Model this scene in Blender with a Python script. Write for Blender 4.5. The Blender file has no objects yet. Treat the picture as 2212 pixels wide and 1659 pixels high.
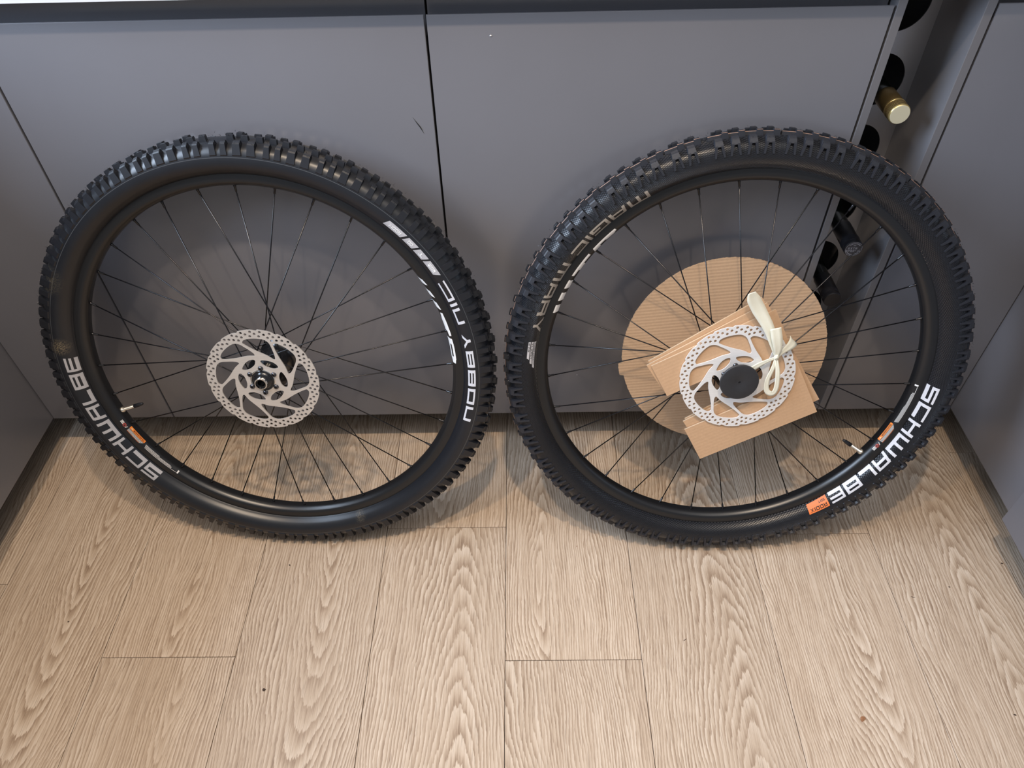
import bpy, bmesh, math, random
from mathutils import Matrix, Vector

random.seed(7)
sc = bpy.context.scene
col = sc.collection
R = math.radians

# ------------------------------------------------------------------ camera, light, exposure
cam_d = bpy.data.cameras.new('camera')
cam = bpy.data.objects.new('camera', cam_d)
col.objects.link(cam)
cam_d.sensor_fit = 'HORIZONTAL'
cam_d.sensor_width = 36.0
cam_d.lens = 36.0 * 1582.15 / 2212.0
cam_d.clip_start = 0.02
_r = Vector((0.9998132146, 0.0010633941, -0.0192978002))
_u = Vector((0.0126430932, 0.7192202823, 0.6946670696))
_f = Vector((-0.0146180742, 0.6947812999, -0.7190724979))
cam.matrix_world = Matrix(((_r.x, _u.x, -_f.x, 0.0353223), (_r.y, _u.y, -_f.y, -0.9910914),
                           (_r.z, _u.z, -_f.z, 1.2038287), (0, 0, 0, 1)))
sc.camera = cam

world = bpy.data.worlds.new('room_ambient')
sc.world = world
world.use_nodes = True
world.node_tree.nodes['Background'].inputs[0].default_value = (0.90, 0.94, 1.0, 1)
world.node_tree.nodes['Background'].inputs[1].default_value = 0.26


def lamp(name, kind, loc, target, energy, color, **kw):
    d = bpy.data.lights.new(name, kind)
    d.energy = energy
    d.color = color
    for k, v in kw.items():
        setattr(d, k, v)
    o = bpy.data.objects.new(name, d)
    col.objects.link(o)
    o.location = loc
    o.rotation_euler = (Vector(target) - Vector(loc)).to_track_quat('-Z', 'Y').to_euler()
    return o


# two recessed ceiling downlights above the floor in front of the cabinets
for _x, _e in ((-0.42, 50), (0.07, 64)):
    lamp('ceiling_downlight', 'SPOT', (_x, -0.71, 2.40), (_x, -0.80, 0), _e, (1.0, 0.79, 0.58),
         spot_size=R(96), spot_blend=1.0, shadow_soft_size=0.030)
# daylight through the window above the left worktop
lamp('window_daylight', 'AREA', (-1.60, -0.30, 1.62), (0.3, -0.40, 0.80), 84, (0.66, 0.80, 1.0),
     shape='RECTANGLE', size=1.5, size_y=1.1)

# added soft fill for ceiling bounce, no real fixture, a little behind the camera
lamp('overhead_fill_light', 'AREA', (0.15, -1.15, 2.42), (0.15, -1.10, 0), 15, (1.0, 0.97, 0.95),
     shape='RECTANGLE', size=2.2, size_y=1.8)

vs = sc.view_settings
vs.view_transform = 'Standard'
vs.look = 'None'
vs.exposure = 0.24
vs.gamma = 1.0
vs.use_curve_mapping = False


# ------------------------------------------------------------------ materials
class NT:
    def __init__(self, mat):
        self.t = mat.node_tree
        self.n = self.t.nodes
        self.l = self.t.links
        self.b = self.n['Principled BSDF']

    def node(self, typ, **kw):
        n = self.n.new(typ)
        for k, v in kw.items():
            setattr(n, k, v)
        return n

    def link(self, a, b):
        self.l.new(a, b)

    def math(self, op, a, b=None, c=None, clamp=False):
        n = self.n.new('ShaderNodeMath')
        n.operation = op
        n.use_clamp = clamp
        for i, v in enumerate((a, b, c)):
            if v is None:
                continue
            if isinstance(v, (int, float)):
                n.inputs[i].default_value = v
            else:
                self.l.new(v, n.inputs[i])
        return n.outputs[0]

    def mix(self, fac, a, b):
        n = self.n.new('ShaderNodeMix')
        n.data_type = 'RGBA'
        for s, v in ((n.inputs[0], fac), (n.inputs[6], a), (n.inputs[7], b)):
            if isinstance(v, (int, float)):
                s.default_value = v
            elif isinstance(v, (tuple, list)):
                s.default_value = tuple(v) + ((1,) if len(v) == 3 else ())
            else:
                self.l.new(v, s)
        return n.outputs[2]

    def noise(self, vec, scale, detail=3, rough=0.5, dist=0.0):
        n = self.n.new('ShaderNodeTexNoise')
        n.inputs['Scale'].default_value = scale
        n.inputs['Detail'].default_value = detail
        n.inputs['Roughness'].default_value = rough
        n.inputs['Distortion'].default_value = dist
        if vec is not None:
            self.l.new(vec, n.inputs['Vector'])
        return n.outputs['Fac']

    def mapping(self, vec, scale=(1, 1, 1), loc=(0, 0, 0), rot=(0, 0, 0)):
        n = self.n.new('ShaderNodeMapping')
        n.inputs['Scale'].default_value = scale
        n.inputs['Location'].default_value = loc
        n.inputs['Rotation'].default_value = rot
        self.l.new(vec, n.inputs['Vector'])
        return n.outputs[0]

    def ramp(self, fac, stops, interp='LINEAR'):
        n = self.n.new('ShaderNodeValToRGB')
        n.color_ramp.interpolation = interp
        e = n.color_ramp.elements
        while len(e) < len(stops):
            e.new(0.5)
        for el, (p, c) in zip(e, stops):
            el.position = p
            el.color = (c, c, c, 1) if isinstance(c, (int, float)) else tuple(c) + (1,)
        self.l.new(fac, n.inputs[0])
        return n.outputs[0]

    def bump(self, height, strength, dist):
        n = self.n.new('ShaderNodeBump')
        n.inputs['Strength'].default_value = strength
        n.inputs['Distance'].default_value = dist
        self.l.new(height, n.inputs['Height'])
        self.l.new(n.outputs[0], self.b.inputs['Normal'])


def mat(name, color, rough=0.5, metal=0.0, spec=0.5, noise=0.0, nscale=60, bump=0.0, bscale=300, bdist=0.0005):
    m = bpy.data.materials.new(name)
    m.use_nodes = True
    t = NT(m)
    t.b.inputs['Base Color'].default_value = tuple(color) + (1,)
    t.b.inputs['Roughness'].default_value = rough
    t.b.inputs['Metallic'].default_value = metal
    t.b.inputs['Specular IOR Level'].default_value = spec
    tc = t.node('ShaderNodeTexCoord')
    if noise > 0:
        f = t.noise(tc.outputs['Object'], nscale, 4)
        t.link(t.mix(f, tuple(c * (1 - noise) for c in color), tuple(min(1, c * (1 + noise)) for c in color)),
               t.b.inputs['Base Color'])
    if bump > 0:
        t.bump(t.noise(tc.outputs['Object'], bscale, 2), bump, bdist)
    return m


M = {}
M['paint'] = mat('grey_satin_paint', (0.146, 0.148, 0.168), rough=0.25, spec=0.85, noise=0.07, nscale=5, bump=0.05, bscale=900, bdist=0.0002)
M['paint_edge'] = mat('grey_panel_edge', (0.17, 0.17, 0.185), rough=0.42, noise=0.05, nscale=8)
M['carcass'] = mat('dark_carcass', (0.035, 0.036, 0.042), rough=0.6, noise=0.1, nscale=10)
M['kick'] = mat('kickboard_grey', (0.06, 0.06, 0.066), rough=0.6, noise=0.1, nscale=10)
M['worktop'] = mat('white_worktop', (0.72, 0.73, 0.76), rough=0.25, noise=0.06, nscale=30)
M['wall'] = mat('white_wall_paint', (0.75, 0.75, 0.74), rough=0.7, noise=0.03, nscale=20)
M['steel'] = mat('brushed_steel', (0.55, 0.57, 0.62), rough=0.38, metal=0.9, noise=0.06, nscale=40)
M['black_rubber'] = mat('black_rubber', (0.0095, 0.0108, 0.0150), rough=0.40, noise=0.15, nscale=60, bump=0.1, bscale=500, bdist=0.0003)
M['rim'] = mat('black_anodised_rim', (0.010, 0.0105, 0.012), rough=0.30, spec=0.55, noise=0.1, nscale=40)
M['black_metal'] = mat('black_gloss_metal', (0.008, 0.0085, 0.010), rough=0.18, spec=0.6, noise=0.1, nscale=40)
M['spoke'] = mat('black_spoke_steel', (0.010, 0.010, 0.012), rough=0.22, metal=0.35, spec=0.7, noise=0.1, nscale=80)
M['chrome'] = mat('polished_steel', (0.82, 0.81, 0.79), rough=0.16, metal=1.0, noise=0.03, nscale=60)
M['bolt'] = mat('dark_bolt_steel', (0.10, 0.10, 0.11), rough=0.18, metal=0.9, noise=0.05, nscale=80)
M['brass'] = mat('nickel_valve', (0.78, 0.72, 0.62), rough=0.25, metal=0.85, noise=0.05, nscale=80)
M['silver_print'] = mat('silver_print', (0.50, 0.50, 0.53), rough=0.36, metal=0.25, noise=0.05, nscale=200)
M['silver_print_b'] = mat('white_silver_print', (0.66, 0.67, 0.72), rough=0.4, metal=0.1, noise=0.05, nscale=200)
M['warm_print'] = mat('warm_silver_print', (0.46, 0.44, 0.41), rough=0.34, metal=0.3, noise=0.06, nscale=200)
M['white_print'] = mat('white_print', (0.80, 0.80, 0.80), rough=0.4, noise=0.03, nscale=100)
M['black_print'] = mat('black_print', (0.012, 0.012, 0.012), rough=0.5, noise=0.03, nscale=100)
M['orange'] = mat('orange_print', (0.80, 0.20, 0.05), rough=0.45, noise=0.05, nscale=100)
M['amber'] = mat('amber_print', (0.85, 0.25, 0.03), rough=0.45, noise=0.05, nscale=100)
M['red_print'] = mat('red_print', (0.55, 0.10, 0.08), rough=0.45, noise=0.05, nscale=100)
M['cap_plastic'] = mat('black_plastic_cap', (0.022, 0.023, 0.027), rough=0.55, noise=0.2, nscale=120, bump=0.08, bscale=300, bdist=0.0003)
M['ribbon'] = mat('cream_fabric_tape', (0.74, 0.725, 0.60), rough=0.85, noise=0.06, nscale=90, bump=0.35, bscale=1400, bdist=0.0004)
M['glass_dark'] = mat('dark_bottle_glass', (0.006, 0.008, 0.007), rough=0.12, spec=0.6, noise=0.1, nscale=40)
M['gold'] = mat('gold_screw_cap', (0.62, 0.47, 0.20), rough=0.3, metal=0.75, noise=0.06, nscale=60)
M['bronze'] = mat('dark_bronze_foil', (0.16, 0.115, 0.05), rough=0.35, metal=0.7, noise=0.08, nscale=60)
M['gold_pale'] = mat('pale_gold_cap_top', (0.70, 0.66, 0.48), rough=0.35, metal=0.25, noise=0.03, nscale=60)
M['foil'] = mat('black_foil_capsule', (0.010, 0.010, 0.013), rough=0.28, spec=0.6, noise=0.15, nscale=60)
M['capsule_end'] = mat('charcoal_capsule_end', (0.04, 0.04, 0.05), rough=0.35, noise=0.1, nscale=60)
M['pale_print'] = mat('pale_grey_print', (0.42, 0.42, 0.47), rough=0.5, noise=0.05, nscale=100)
M['crumb'] = mat('dark_crumb', (0.05, 0.03, 0.02), rough=0.8, noise=0.3, nscale=800)
M['leaf'] = mat('dry_leaf', (0.28, 0.13, 0.06), rough=0.8, noise=0.3, nscale=400)
M['straw'] = mat('pale_straw', (0.65, 0.58, 0.42), rough=0.8, noise=0.2, nscale=400)
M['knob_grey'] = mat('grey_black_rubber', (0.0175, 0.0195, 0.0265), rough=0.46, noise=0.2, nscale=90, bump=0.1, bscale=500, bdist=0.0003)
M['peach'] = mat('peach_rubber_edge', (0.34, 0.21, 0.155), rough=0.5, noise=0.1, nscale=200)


def rubber(name, color, hatch=False, line_r=None, spots=()):
    """tyre rubber in the wheel's own polar frame"""
    m = mat(name, color, rough=0.34, spec=0.55)
    t = NT(m)
    tc = t.node('ShaderNodeTexCoord')
    ob = tc.outputs['Object']
    sp = t.node('ShaderNodeSeparateXYZ')
    t.link(ob, sp.inputs[0])
    r = t.math('POWER', t.math('ADD', t.math('MULTIPLY', sp.outputs[0], sp.outputs[0]),
                               t.math('MULTIPLY', sp.outputs[1], sp.outputs[1])), 0.5)
    base = t.mix(t.noise(ob, 45, 5, 0.6), tuple(c * 0.8 for c in color), tuple(c * 1.25 for c in color))
    h = t.noise(ob, 700, 2)
    if hatch:
        th = t.math('ARCTAN2', sp.outputs[1], sp.outputs[0])
        u = t.math('MULTIPLY', th, 56.0)
        v = t.math('MULTIPLY', r, 420.0)
        d1 = t.math('PINGPONG', t.math('ADD', u, v), 0.5)
        d2 = t.math('PINGPONG', t.math('SUBTRACT', u, v), 0.5)
        mn = t.math('MINIMUM', d1, d2)
        lines = t.math('MULTIPLY', mn, 9.0, clamp=True)
        t.bump(lines, 1.0, 0.0012)
    else:
        t.bump(h, 0.12, 0.0003)
    if line_r:
        d = t.math('ABSOLUTE', t.math('SUBTRACT', r, line_r))
        f = t.math('LESS_THAN', d, 0.0004)
        base = t.mix(t.math('MULTIPLY', f, 0.35), base, (0.16, 0.17, 0.18))
    for (x, y, rad, c) in spots:
        dx = t.math('SUBTRACT', sp.outputs[0], x)
        dy = t.math('SUBTRACT', sp.outputs[1], y)
        dd = t.math('POWER', t.math('ADD', t.math('MULTIPLY', dx, dx), t.math('MULTIPLY', dy, dy)), 0.5)
        msk = t.math('SUBTRACT', 1.0, t.math('DIVIDE', dd, rad), clamp=True)
        nz = t.ramp(t.noise(ob, 420, 5, 0.75), [(0.44, 0.0), (0.62, 1.0)])
        base = t.mix(t.math('MULTIPLY', t.math('MULTIPLY', msk, 1.3, clamp=True), nz), base, c)
    t.link(base, t.b.inputs['Base Color'])
    return m


def pol2(r, deg):
    return (r * math.cos(R(deg)), r * math.sin(R(deg)))


_m1 = pol2(0.336, 172.5)
_m2 = pol2(0.326, -69.3)
_m3 = pol2(0.356, 153)
M['rubber_fine'] = rubber('smooth_tyre_rubber', (0.0095, 0.0110, 0.0150), False, 0.3440,
                          [(_m1[0], _m1[1], 0.017, (0.20, 0.16, 0.10)), (_m2[0], _m2[1], 0.012, (0.12, 0.10, 0.07)),
                           (_m3[0], _m3[1], 0.03, (0.10, 0.085, 0.055))])
M['rubber_hatch'] = rubber('hatched_tyre_rubber', (0.0105, 0.0120, 0.0165), True)


def oak():
    m = bpy.data.materials.new('limed_oak_plank')
    m.use_nodes = True
    t = NT(m)
    tc = t.node('ShaderNodeTexCoord')
    oi = t.node('ShaderNodeObjectInfo')
    cs = t.node('ShaderNodeSeparateColor')
    t.link(oi.outputs['Color'], cs.inputs[0])
    sp = t.node('ShaderNodeSeparateXYZ')
    t.link(tc.outputs['Object'], sp.inputs[0])
    X, Y = sp.outputs[0], sp.outputs[1]
    seed = cs.outputs[2]
    cmb = t.node('ShaderNodeCombineXYZ')
    t.link(X, cmb.inputs[0])
    t.link(Y, cmb.inputs[1])
    t.link(t.math('MULTIPLY', seed, 60.0), cmb.inputs[2])
    P = cmb.outputs[0]
    # slow drift of the grain along the plank
    warp = t.math('SUBTRACT', t.noise(t.mapping(P, (6, 2.2, 1)), 1.0, 3, 0.55), 0.5)
    warp2 = t.math('SUBTRACT', t.noise(t.mapping(P, (38, 11, 1)), 1.0, 2, 0.6), 0.5)
    # cathedral figure: long nested loops round a heart (object colour holds the heart's place)
    x0 = t.math('MULTIPLY', t.math('SUBTRACT', cs.outputs[0], 0.5), 0.5)
    y0 = t.math('MULTIPLY', t.math('SUBTRACT', cs.outputs[1], 0.5), 3.0)
    dx = t.math('ADD', t.math('SUBTRACT', X, x0), t.math('MULTIPLY', warp, 0.085))
    dy = t.math('MULTIPLY', t.math('SUBTRACT', Y, y0), 0.115)
    rad = t.math('POWER', t.math('ADD', t.math('ADD', t.math('MULTIPLY', dx, dx), t.math('MULTIPLY', dy, dy)), 0.00002), 0.5)
    rad = t.math('ADD', rad, t.math('MULTIPLY', warp2, 0.0042))
    wob = t.noise(t.mapping(P, (240, 30, 1)), 1.0, 3, 0.7)
    ph = t.math('ADD', t.math('MULTIPLY', rad, 205.0), t.math('MULTIPLY', wob, 0.9))
    saw = t.math('FRACT', ph)
    ring = t.ramp(saw, [(0.0, 0.12), (0.30, 0.45), (0.66, 0.80), (0.90, 1.0), (1.0, 0.12)])
    patch = t.ramp(t.noise(t.mapping(P, (16, 4, 1)), 1.0, 2), [(0.30, 0.35), (0.62, 1.0)])
    ring = t.math('ADD', t.math('MULTIPLY', t.math('SUBTRACT', ring, 0.55), patch), 0.55)
    # fibres and pores
    fib = t.noise(t.mapping(P, (430, 9, 1)), 1.0, 4, 0.72)
    fib2 = t.noise(t.mapping(P, (120, 3.5, 1)), 1.0, 3, 0.6)
    pore = t.ramp(t.noise(t.mapping(P, (760, 26, 1)), 1.0, 3, 0.6), [(0.54, 0.0), (0.68, 1.0)])
    v = t.math('ADD', t.math('MULTIPLY', ring, 0.42), t.math('ADD', t.math('MULTIPLY', fib, 0.50), t.math('MULTIPLY', fib2, 0.30)))
    c = t.ramp(v, [(0.38, (0.245, 0.160, 0.100)), (0.53, (0.390, 0.280, 0.190)), (0.66, (0.520, 0.400, 0.290)), (0.82, (0.640, 0.525, 0.410))])
    c = t.mix(t.math('MULTIPLY', pore, 0.50), c, (0.200, 0.130, 0.085))
    tone = t.noise(t.mapping(P, (3, 0.8, 1)), 1.0, 2)
    tint = t.math('ADD', 0.90, t.math('ADD', t.math('MULTIPLY', seed, 0.10), t.math('MULTIPLY', tone, 0.12)))
    hsv = t.node('ShaderNodeHueSaturation')
    hsv.inputs['Saturation'].default_value = 0.92
    t.link(tint, hsv.inputs['Value'])
    t.link(c, hsv.inputs['Color'])
    t.link(hsv.outputs[0], t.b.inputs['Base Color'])
    t.link(t.math('ADD', 0.38, t.math('MULTIPLY', fib, 0.16)), t.b.inputs['Roughness'])
    t.b.inputs['Specular IOR Level'].default_value = 0.42
    t.bump(v, 0.18, 0.0006)
    return m


M['oak'] = oak()


def brushed(name, color, lo=0.3, metal=0.6):
    m = mat(name, color, rough=lo, metal=metal, spec=0.6)
    t = NT(m)
    tc = t.node('ShaderNodeTexCoord')
    f = t.noise(t.mapping(tc.outputs['Object'], (60, 1400, 60)), 1.0, 3, 0.6)
    t.link(t.mix(f, tuple(c * 0.80 for c in color), tuple(min(1, c * 1.10) for c in color)), t.b.inputs['Base Color'])
    t.link(t.math('ADD', lo, t.math('MULTIPLY', f, 0.14)), t.b.inputs['Roughness'])
    return m


M['rotor_warm'] = brushed('brushed_rotor_steel', (0.78, 0.735, 0.69))
M['rotor_cool'] = brushed('bright_rotor_steel', (0.95, 0.96, 0.97), 0.3, 0.32)


def board(name, color, rotz, pitch, amp):
    """brown board; faint flute lines telegraphing through the liner"""
    m = mat(name, color, rough=0.78, spec=0.3)
    t = NT(m)
    tc = t.node('ShaderNodeTexCoord')
    v = t.mapping(tc.outputs['Object'], (1, 1, 1), rot=(0, 0, rotz))
    sp = t.node('ShaderNodeSeparateXYZ')
    t.link(v, sp.inputs[0])
    s = t.math('SINE', t.math('ADD', t.math('MULTIPLY', sp.outputs[1], 2 * math.pi / pitch),
                              t.math('MULTIPLY', t.noise(tc.outputs['Object'], 9, 2), 2.2)))
    t.bump(s, amp, 0.0006)
    f = t.noise(tc.outputs['Object'], 260, 4, 0.7)
    f2 = t.noise(tc.outputs['Object'], 14, 3, 0.5)
    c = t.mix(f, tuple(c * 0.86 for c in color), tuple(c * 1.12 for c in color))
    c = t.mix(t.math('MULTIPLY', f2, 0.3), c, tuple(c * 0.8 for c in color))
    t.link(c, t.b.inputs['Base Color'])
    return m


M['board_disc'] = board('corrugated_board', (0.50, 0.340, 0.215), R(-6), 0.0054, 0.20)
M['board_sheet'] = board('smooth_kraft_board', (0.58, 0.375, 0.225), R(-28), 0.006, 0.05)
M['board_edge'] = mat('kraft_edge', (0.62, 0.45, 0.29), rough=0.85, noise=0.25, nscale=500)


# ------------------------------------------------------------------ mesh helpers
def new_obj(name, me, m=None, parent=None):
    o = bpy.data.objects.new(name, me)
    col.objects.link(o)
    if m is not None and me is not None and not me.materials:
        for mm in (m if isinstance(m, (list, tuple)) else [m]):
            me.materials.append(mm)
    if parent is not None:
        o.parent = parent
    return o


def mesh(name, verts, faces, smooth=False, mats=None):
    me = bpy.data.meshes.new(name)
    me.from_pydata([tuple(v) for v in verts], [], faces)
    me.update()
    bm = bmesh.new()
    bm.from_mesh(me)
    bmesh.ops.recalc_face_normals(bm, faces=bm.faces)
    bm.to_mesh(me)
    bm.free()
    if smooth:
        for p in me.polygons:
            p.use_smooth = True
    return me


def sharp(me, deg=35):
    try:
        me.set_sharp_from_angle(angle=R(deg))
    except Exception:
        pass
    return me


def tag(o, label=None, cat=None, group=None, kind=None):
    if label:
        o['label'] = label
    if cat:
        o['category'] = cat
    if group:
        o['group'] = group
    if kind:
        o['kind'] = kind
    return o


def empty(name, loc=(0, 0, 0)):
    o = bpy.data.objects.new(name, None)
    col.objects.link(o)
    o.location = loc
    o.empty_display_size = 0.05
    return o


def box_mesh(name, x0, x1, y0, y1, z0, z1, bev=0.0, seg=2):
    bm = bmesh.new()
    bmesh.ops.create_cube(bm, size=1.0)
    for v in bm.verts:
        v.co = Vector(((x0 + x1) / 2 + v.co.x * (x1 - x0), (y0 + y1) / 2 + v.co.y * (y1 - y0), (z0 + z1) / 2 + v.co.z * (z1 - z0)))
    if bev > 0:
        bmesh.ops.bevel(bm, geom=bm.edges[:], offset=bev, segments=seg, affect='EDGES', profile=0.5)
    me = bpy.data.meshes.new(name)
    bm.to_mesh(me)
    bm.free()
    return me


def extrude_profile(name, prof, x0, x1, axis='x'):
    """closed 2D profile [(y,z)...] extruded along x, or [(x,z)] along y"""
    n = len(prof)
    vs_ = []
    for s in (x0, x1):
        for a, b in prof:
            vs_.append((s, a, b) if axis == 'x' else (a, s, b))
    fs = [list(range(n)), list(range(2 * n - 1, n - 1, -1))]
    for i in range(n):
        j = (i + 1) % n
        fs.append([i, j, n + j, n + i])
    return mesh(name, vs_, fs)


def lathe(name, prof, seg=96, closed=False, smooth=True, ang=35):
    """profile [(r, a)] revolved round local Z"""
    n = len(prof)
    vs_ = []
    for k in range(seg):
        t = 2 * math.pi * k / seg
        c, s = math.cos(t), math.sin(t)
        for r, a in prof:
            vs_.append((r * c, r * s, a))
    fs = []
    m_ = n if closed else n - 1
    for k in range(seg):
        k2 = (k + 1) % seg
        for i in range(m_):
            j = (i + 1) % n
            fs.append([k * n + i, k * n + j, k2 * n + j, k2 * n + i])
    me = bpy.data.meshes.new(name)
    me.from_pydata(vs_, [], fs)
    bm = bmesh.new()
    bm.from_mesh(me)
    bmesh.ops.remove_doubles(bm, verts=bm.verts, dist=1e-6)
    bmesh.ops.recalc_face_normals(bm, faces=bm.faces)
    bm.to_mesh(me)
    bm.free()
    if smooth:
        for p in me.polygons:
            p.use_smooth = True
        sharp(me, ang)
    return me


def tube(name, pts, rad, seg=6, cap=True):
    pts = [Vector(p) for p in pts]
    rads = rad if isinstance(rad, (list, tuple)) else [rad] * len(pts)
    vs_, fs = [], []
    for i, p in enumerate(pts):
        d = (pts[min(i + 1, len(pts) - 1)] - pts[max(i - 1, 0)]).normalized()
        a = d.orthogonal().normalized()
        if i and abs(a.dot(pa)) < 0.9:
            a = (pa - d * pa.dot(d)).normalized()
        pa = a
        b = d.cross(a)
        for k in range(seg):
            t = 2 * math.pi * k / seg
            vs_.append(p + (a * math.cos(t) + b * math.sin(t)) * rads[i])
    for i in range(len(pts) - 1):
        for k in range(seg):
            k2 = (k + 1) % seg
            fs.append([i * seg + k, i * seg + k2, (i + 1) * seg + k2, (i + 1) * seg + k])
    if cap:
        fs.append(list(range(seg)))
        fs.append([(len(pts) - 1) * seg + k for k in range(seg)][::-1])
    return mesh(name, vs_, fs, True)


def spline(pts, n=6, closed=False):
    """Catmull-Rom resample of 2D/3D points"""
    P = [Vector(p) for p in pts]
    out = []
    N = len(P)
    for i in range(N if closed else N - 1):
        g = (lambda j: P[j % N]) if closed else (lambda j: P[min(max(j, 0), N - 1)])
        p0, p1, p2, p3 = g(i - 1), g(i), g(i + 1), g(i + 2)
        for k in range(n):
            t = k / n
            out.append(0.5 * ((2 * p1) + (p2 - p0) * t + (2 * p0 - 5 * p1 + 4 * p2 - p3) * t * t + (3 * p1 - p0 - 3 * p2 + p3) * t ** 3))
    if not closed:
        out.append(P[-1])
    return out


def plate(name, loops, thick, zc=0.0, bev=0.0):
    """flat plate from outer loop and hole loops (2D points)"""
    cu = bpy.data.curves.new(name, 'CURVE')
    cu.dimensions = '2D'
    cu.fill_mode = 'BOTH'
    cu.extrude = thick / 2
    for lp in loops:
        s = cu.splines.new('POLY')
        s.points.add(len(lp) - 1)
        for i, p in enumerate(lp):
            s.points[i].co = (p[0], p[1], 0, 1)
        s.use_cyclic_u = True
    ob = bpy.data.objects.new(name, cu)
    col.objects.link(ob)
    bpy.context.view_layer.update()
    me = bpy.data.meshes.new_from_object(ob.evaluated_get(bpy.context.evaluated_depsgraph_get()))
    bpy.data.objects.remove(ob)
    bpy.data.curves.remove(cu)
    me.transform(Matrix.Translation((0, 0, zc)))
    me.materials.clear()
    return me


# ------------------------------------------------------------------ lettering: strokes on a unit-high grid
def _q(x0, y0, x1, y1):
    return [(x0, y0), (x1, y0), (x1, y1), (x0, y1)]


def glyph(ch, w=1.7, t=0.22, v=0.30):
    top, mid, bot = _q(0, 1 - t, w, 1), _q(0, 0.5 - t * 0.45, w, 0.5 + t * 0.45), _q(0, 0, w, t)
    L, Rt = _q(0, 0, v, 1), _q(w - v, 0, w, 1)
    G = {
        'S': [top, mid, bot, _q(0, 0.5, v, 1), _q(w - v, 0, w, 0.5)],
        'C': [top, bot, L],
        'H': [L, Rt, mid],
        'W': [L, Rt, bot, _q(w / 2 - v / 2, 0, w / 2 + v / 2, 1)],
        'A': [[(0.35 * v, 1 - t), (w, 1 - t), (w, 1), (0.9 * v, 1)], Rt, _q(v * .7, 0.30, w, 0.30 + t * 0.9),
              [(0, 0), (v, 0), (v * 1.75, 1), (v * 0.75, 1)]],
        'L': [L, bot],
        'B': [top, mid, bot, L, Rt],
        'E': [top, mid, bot, _q(0, 0, v * 0.8, 1)],
        'N': [top, L, Rt],
        'O': [top, bot, L, Rt],
        'Y': [[(0, 1), (v * 1.2, 1), (w / 2 + v / 2, 0.42), (w / 2 - v / 2, 0.42)], [(w - v * 1.2, 1), (w, 1), (w / 2 + v / 2, 0.42), (w / 2 - v / 2, 0.42)],
              _q(w / 2 - v / 2, 0, w / 2 + v / 2, 0.5)],
        'I': [_q(0, 0, v, 1)],
        'M': [top, L, Rt, _q(w / 2 - v / 2, 0, w / 2 + v / 2, 1)],
        'G': [top, bot, L, _q(w - v, 0, w, 0.58), _q(w * 0.5, 0.58 - t, w, 0.58)],
        'R': [top, L, _q(w - v, 0.45, w, 1), mid, [(w - v * 1.3, 0), (w, 0), (w - v * 0.3, 0.5), (w - v * 1.5, 0.5)]],
        'D': [top, bot, L, Rt],
        'X': [[(0, 0), (v, 0), (w, 1), (w - v, 1)], [(w - v, 0), (w, 0), (v, 1), (0, 1)]],
        'T': [top, _q(w / 2 - v / 2, 0, w / 2 + v / 2, 1)],
        'P': [top, L, _q(w - v, 0.42, w, 1), mid],
        'V': [[(0, 1), (v, 1), (w / 2 + v / 2, 0), (w / 2 - v / 2, 0)], [(w - v, 1), (w, 1), (w / 2 + v / 2, 0), (w / 2 - v / 2, 0)]],
        'U': [bot, L, Rt],
        'F': [top, mid, L],
        '2': [top, mid, bot, _q(0, 0, v, 0.5), _q(w - v, 0.5, w, 1)],
    }
    return G.get(ch, []), (v if ch == 'I' else w)


def layout(text, w=1.7, gap=0.2, space=0.7, t=0.22, v=0.30, wide=None, slant=0.0):
    """list of quads in text space plus total width"""
    x = 0.0
    out = []
    for ch in text:
        if ch == ' ':
            x += space
            continue
        ww = (wide or {}).get(ch, w)
        qs, adv = glyph(ch, ww, t, v)
        for q in qs:
            out.append([(x + px + slant * (py - 0.5), py) for px, py in q])
        x += adv + gap
    return out, x - gap


def map_quads(name, quads, fn, nu=3, nv=3):
    vs_, fs = [], []
    for q in quads:
        a, b, c, d = [Vector((p[0], p[1], 0)) for p in q]
        base = len(vs_)
        for j in range(nv + 1):
            for i in range(nu + 1):
                u, v = i / nu, j / nv
                p = (a * (1 - u) + b * u) * (1 - v) + (d * (1 - u) + c * u) * v
                vs_.append(fn(p.x, p.y))
        for j in range(nv):
            for i in range(nu):
                k = base + j * (nu + 1) + i
                fs.append([k, k + 1, k + nu + 2, k + nu + 1])
    me = bpy.data.meshes.new(name)
    me.from_pydata(vs_, [], fs)
    me.update()
    return me


# ------------------------------------------------------------------ FLOOR
PW = 0.2286
floor = new_obj('floor', box_mesh('floor', -1.85, 1.85, -2.6, 0.62, -0.03, -0.0075), M['carcass'])
tag(floor, 'limed oak plank floor running toward the grey cabinets', kind='structure')
joints = {-8: [-1.1], -7: [-0.7, 0.3], -6: [-1.4, -0.1], -5: [-0.3225], -4: [-1.05, 0.42], -3: [-0.4620], -2: [-1.35, 0.20],
          -1: [-0.2103, -1.7], 0: [-0.4719], 1: [-1.25, 0.25], 2: [-0.2319, -1.72], 3: [-0.98, 0.5], 4: [-0.0412, -1.5], 5: [-0.8], 6: [-0.4], 7: [-1.2]}
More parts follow.
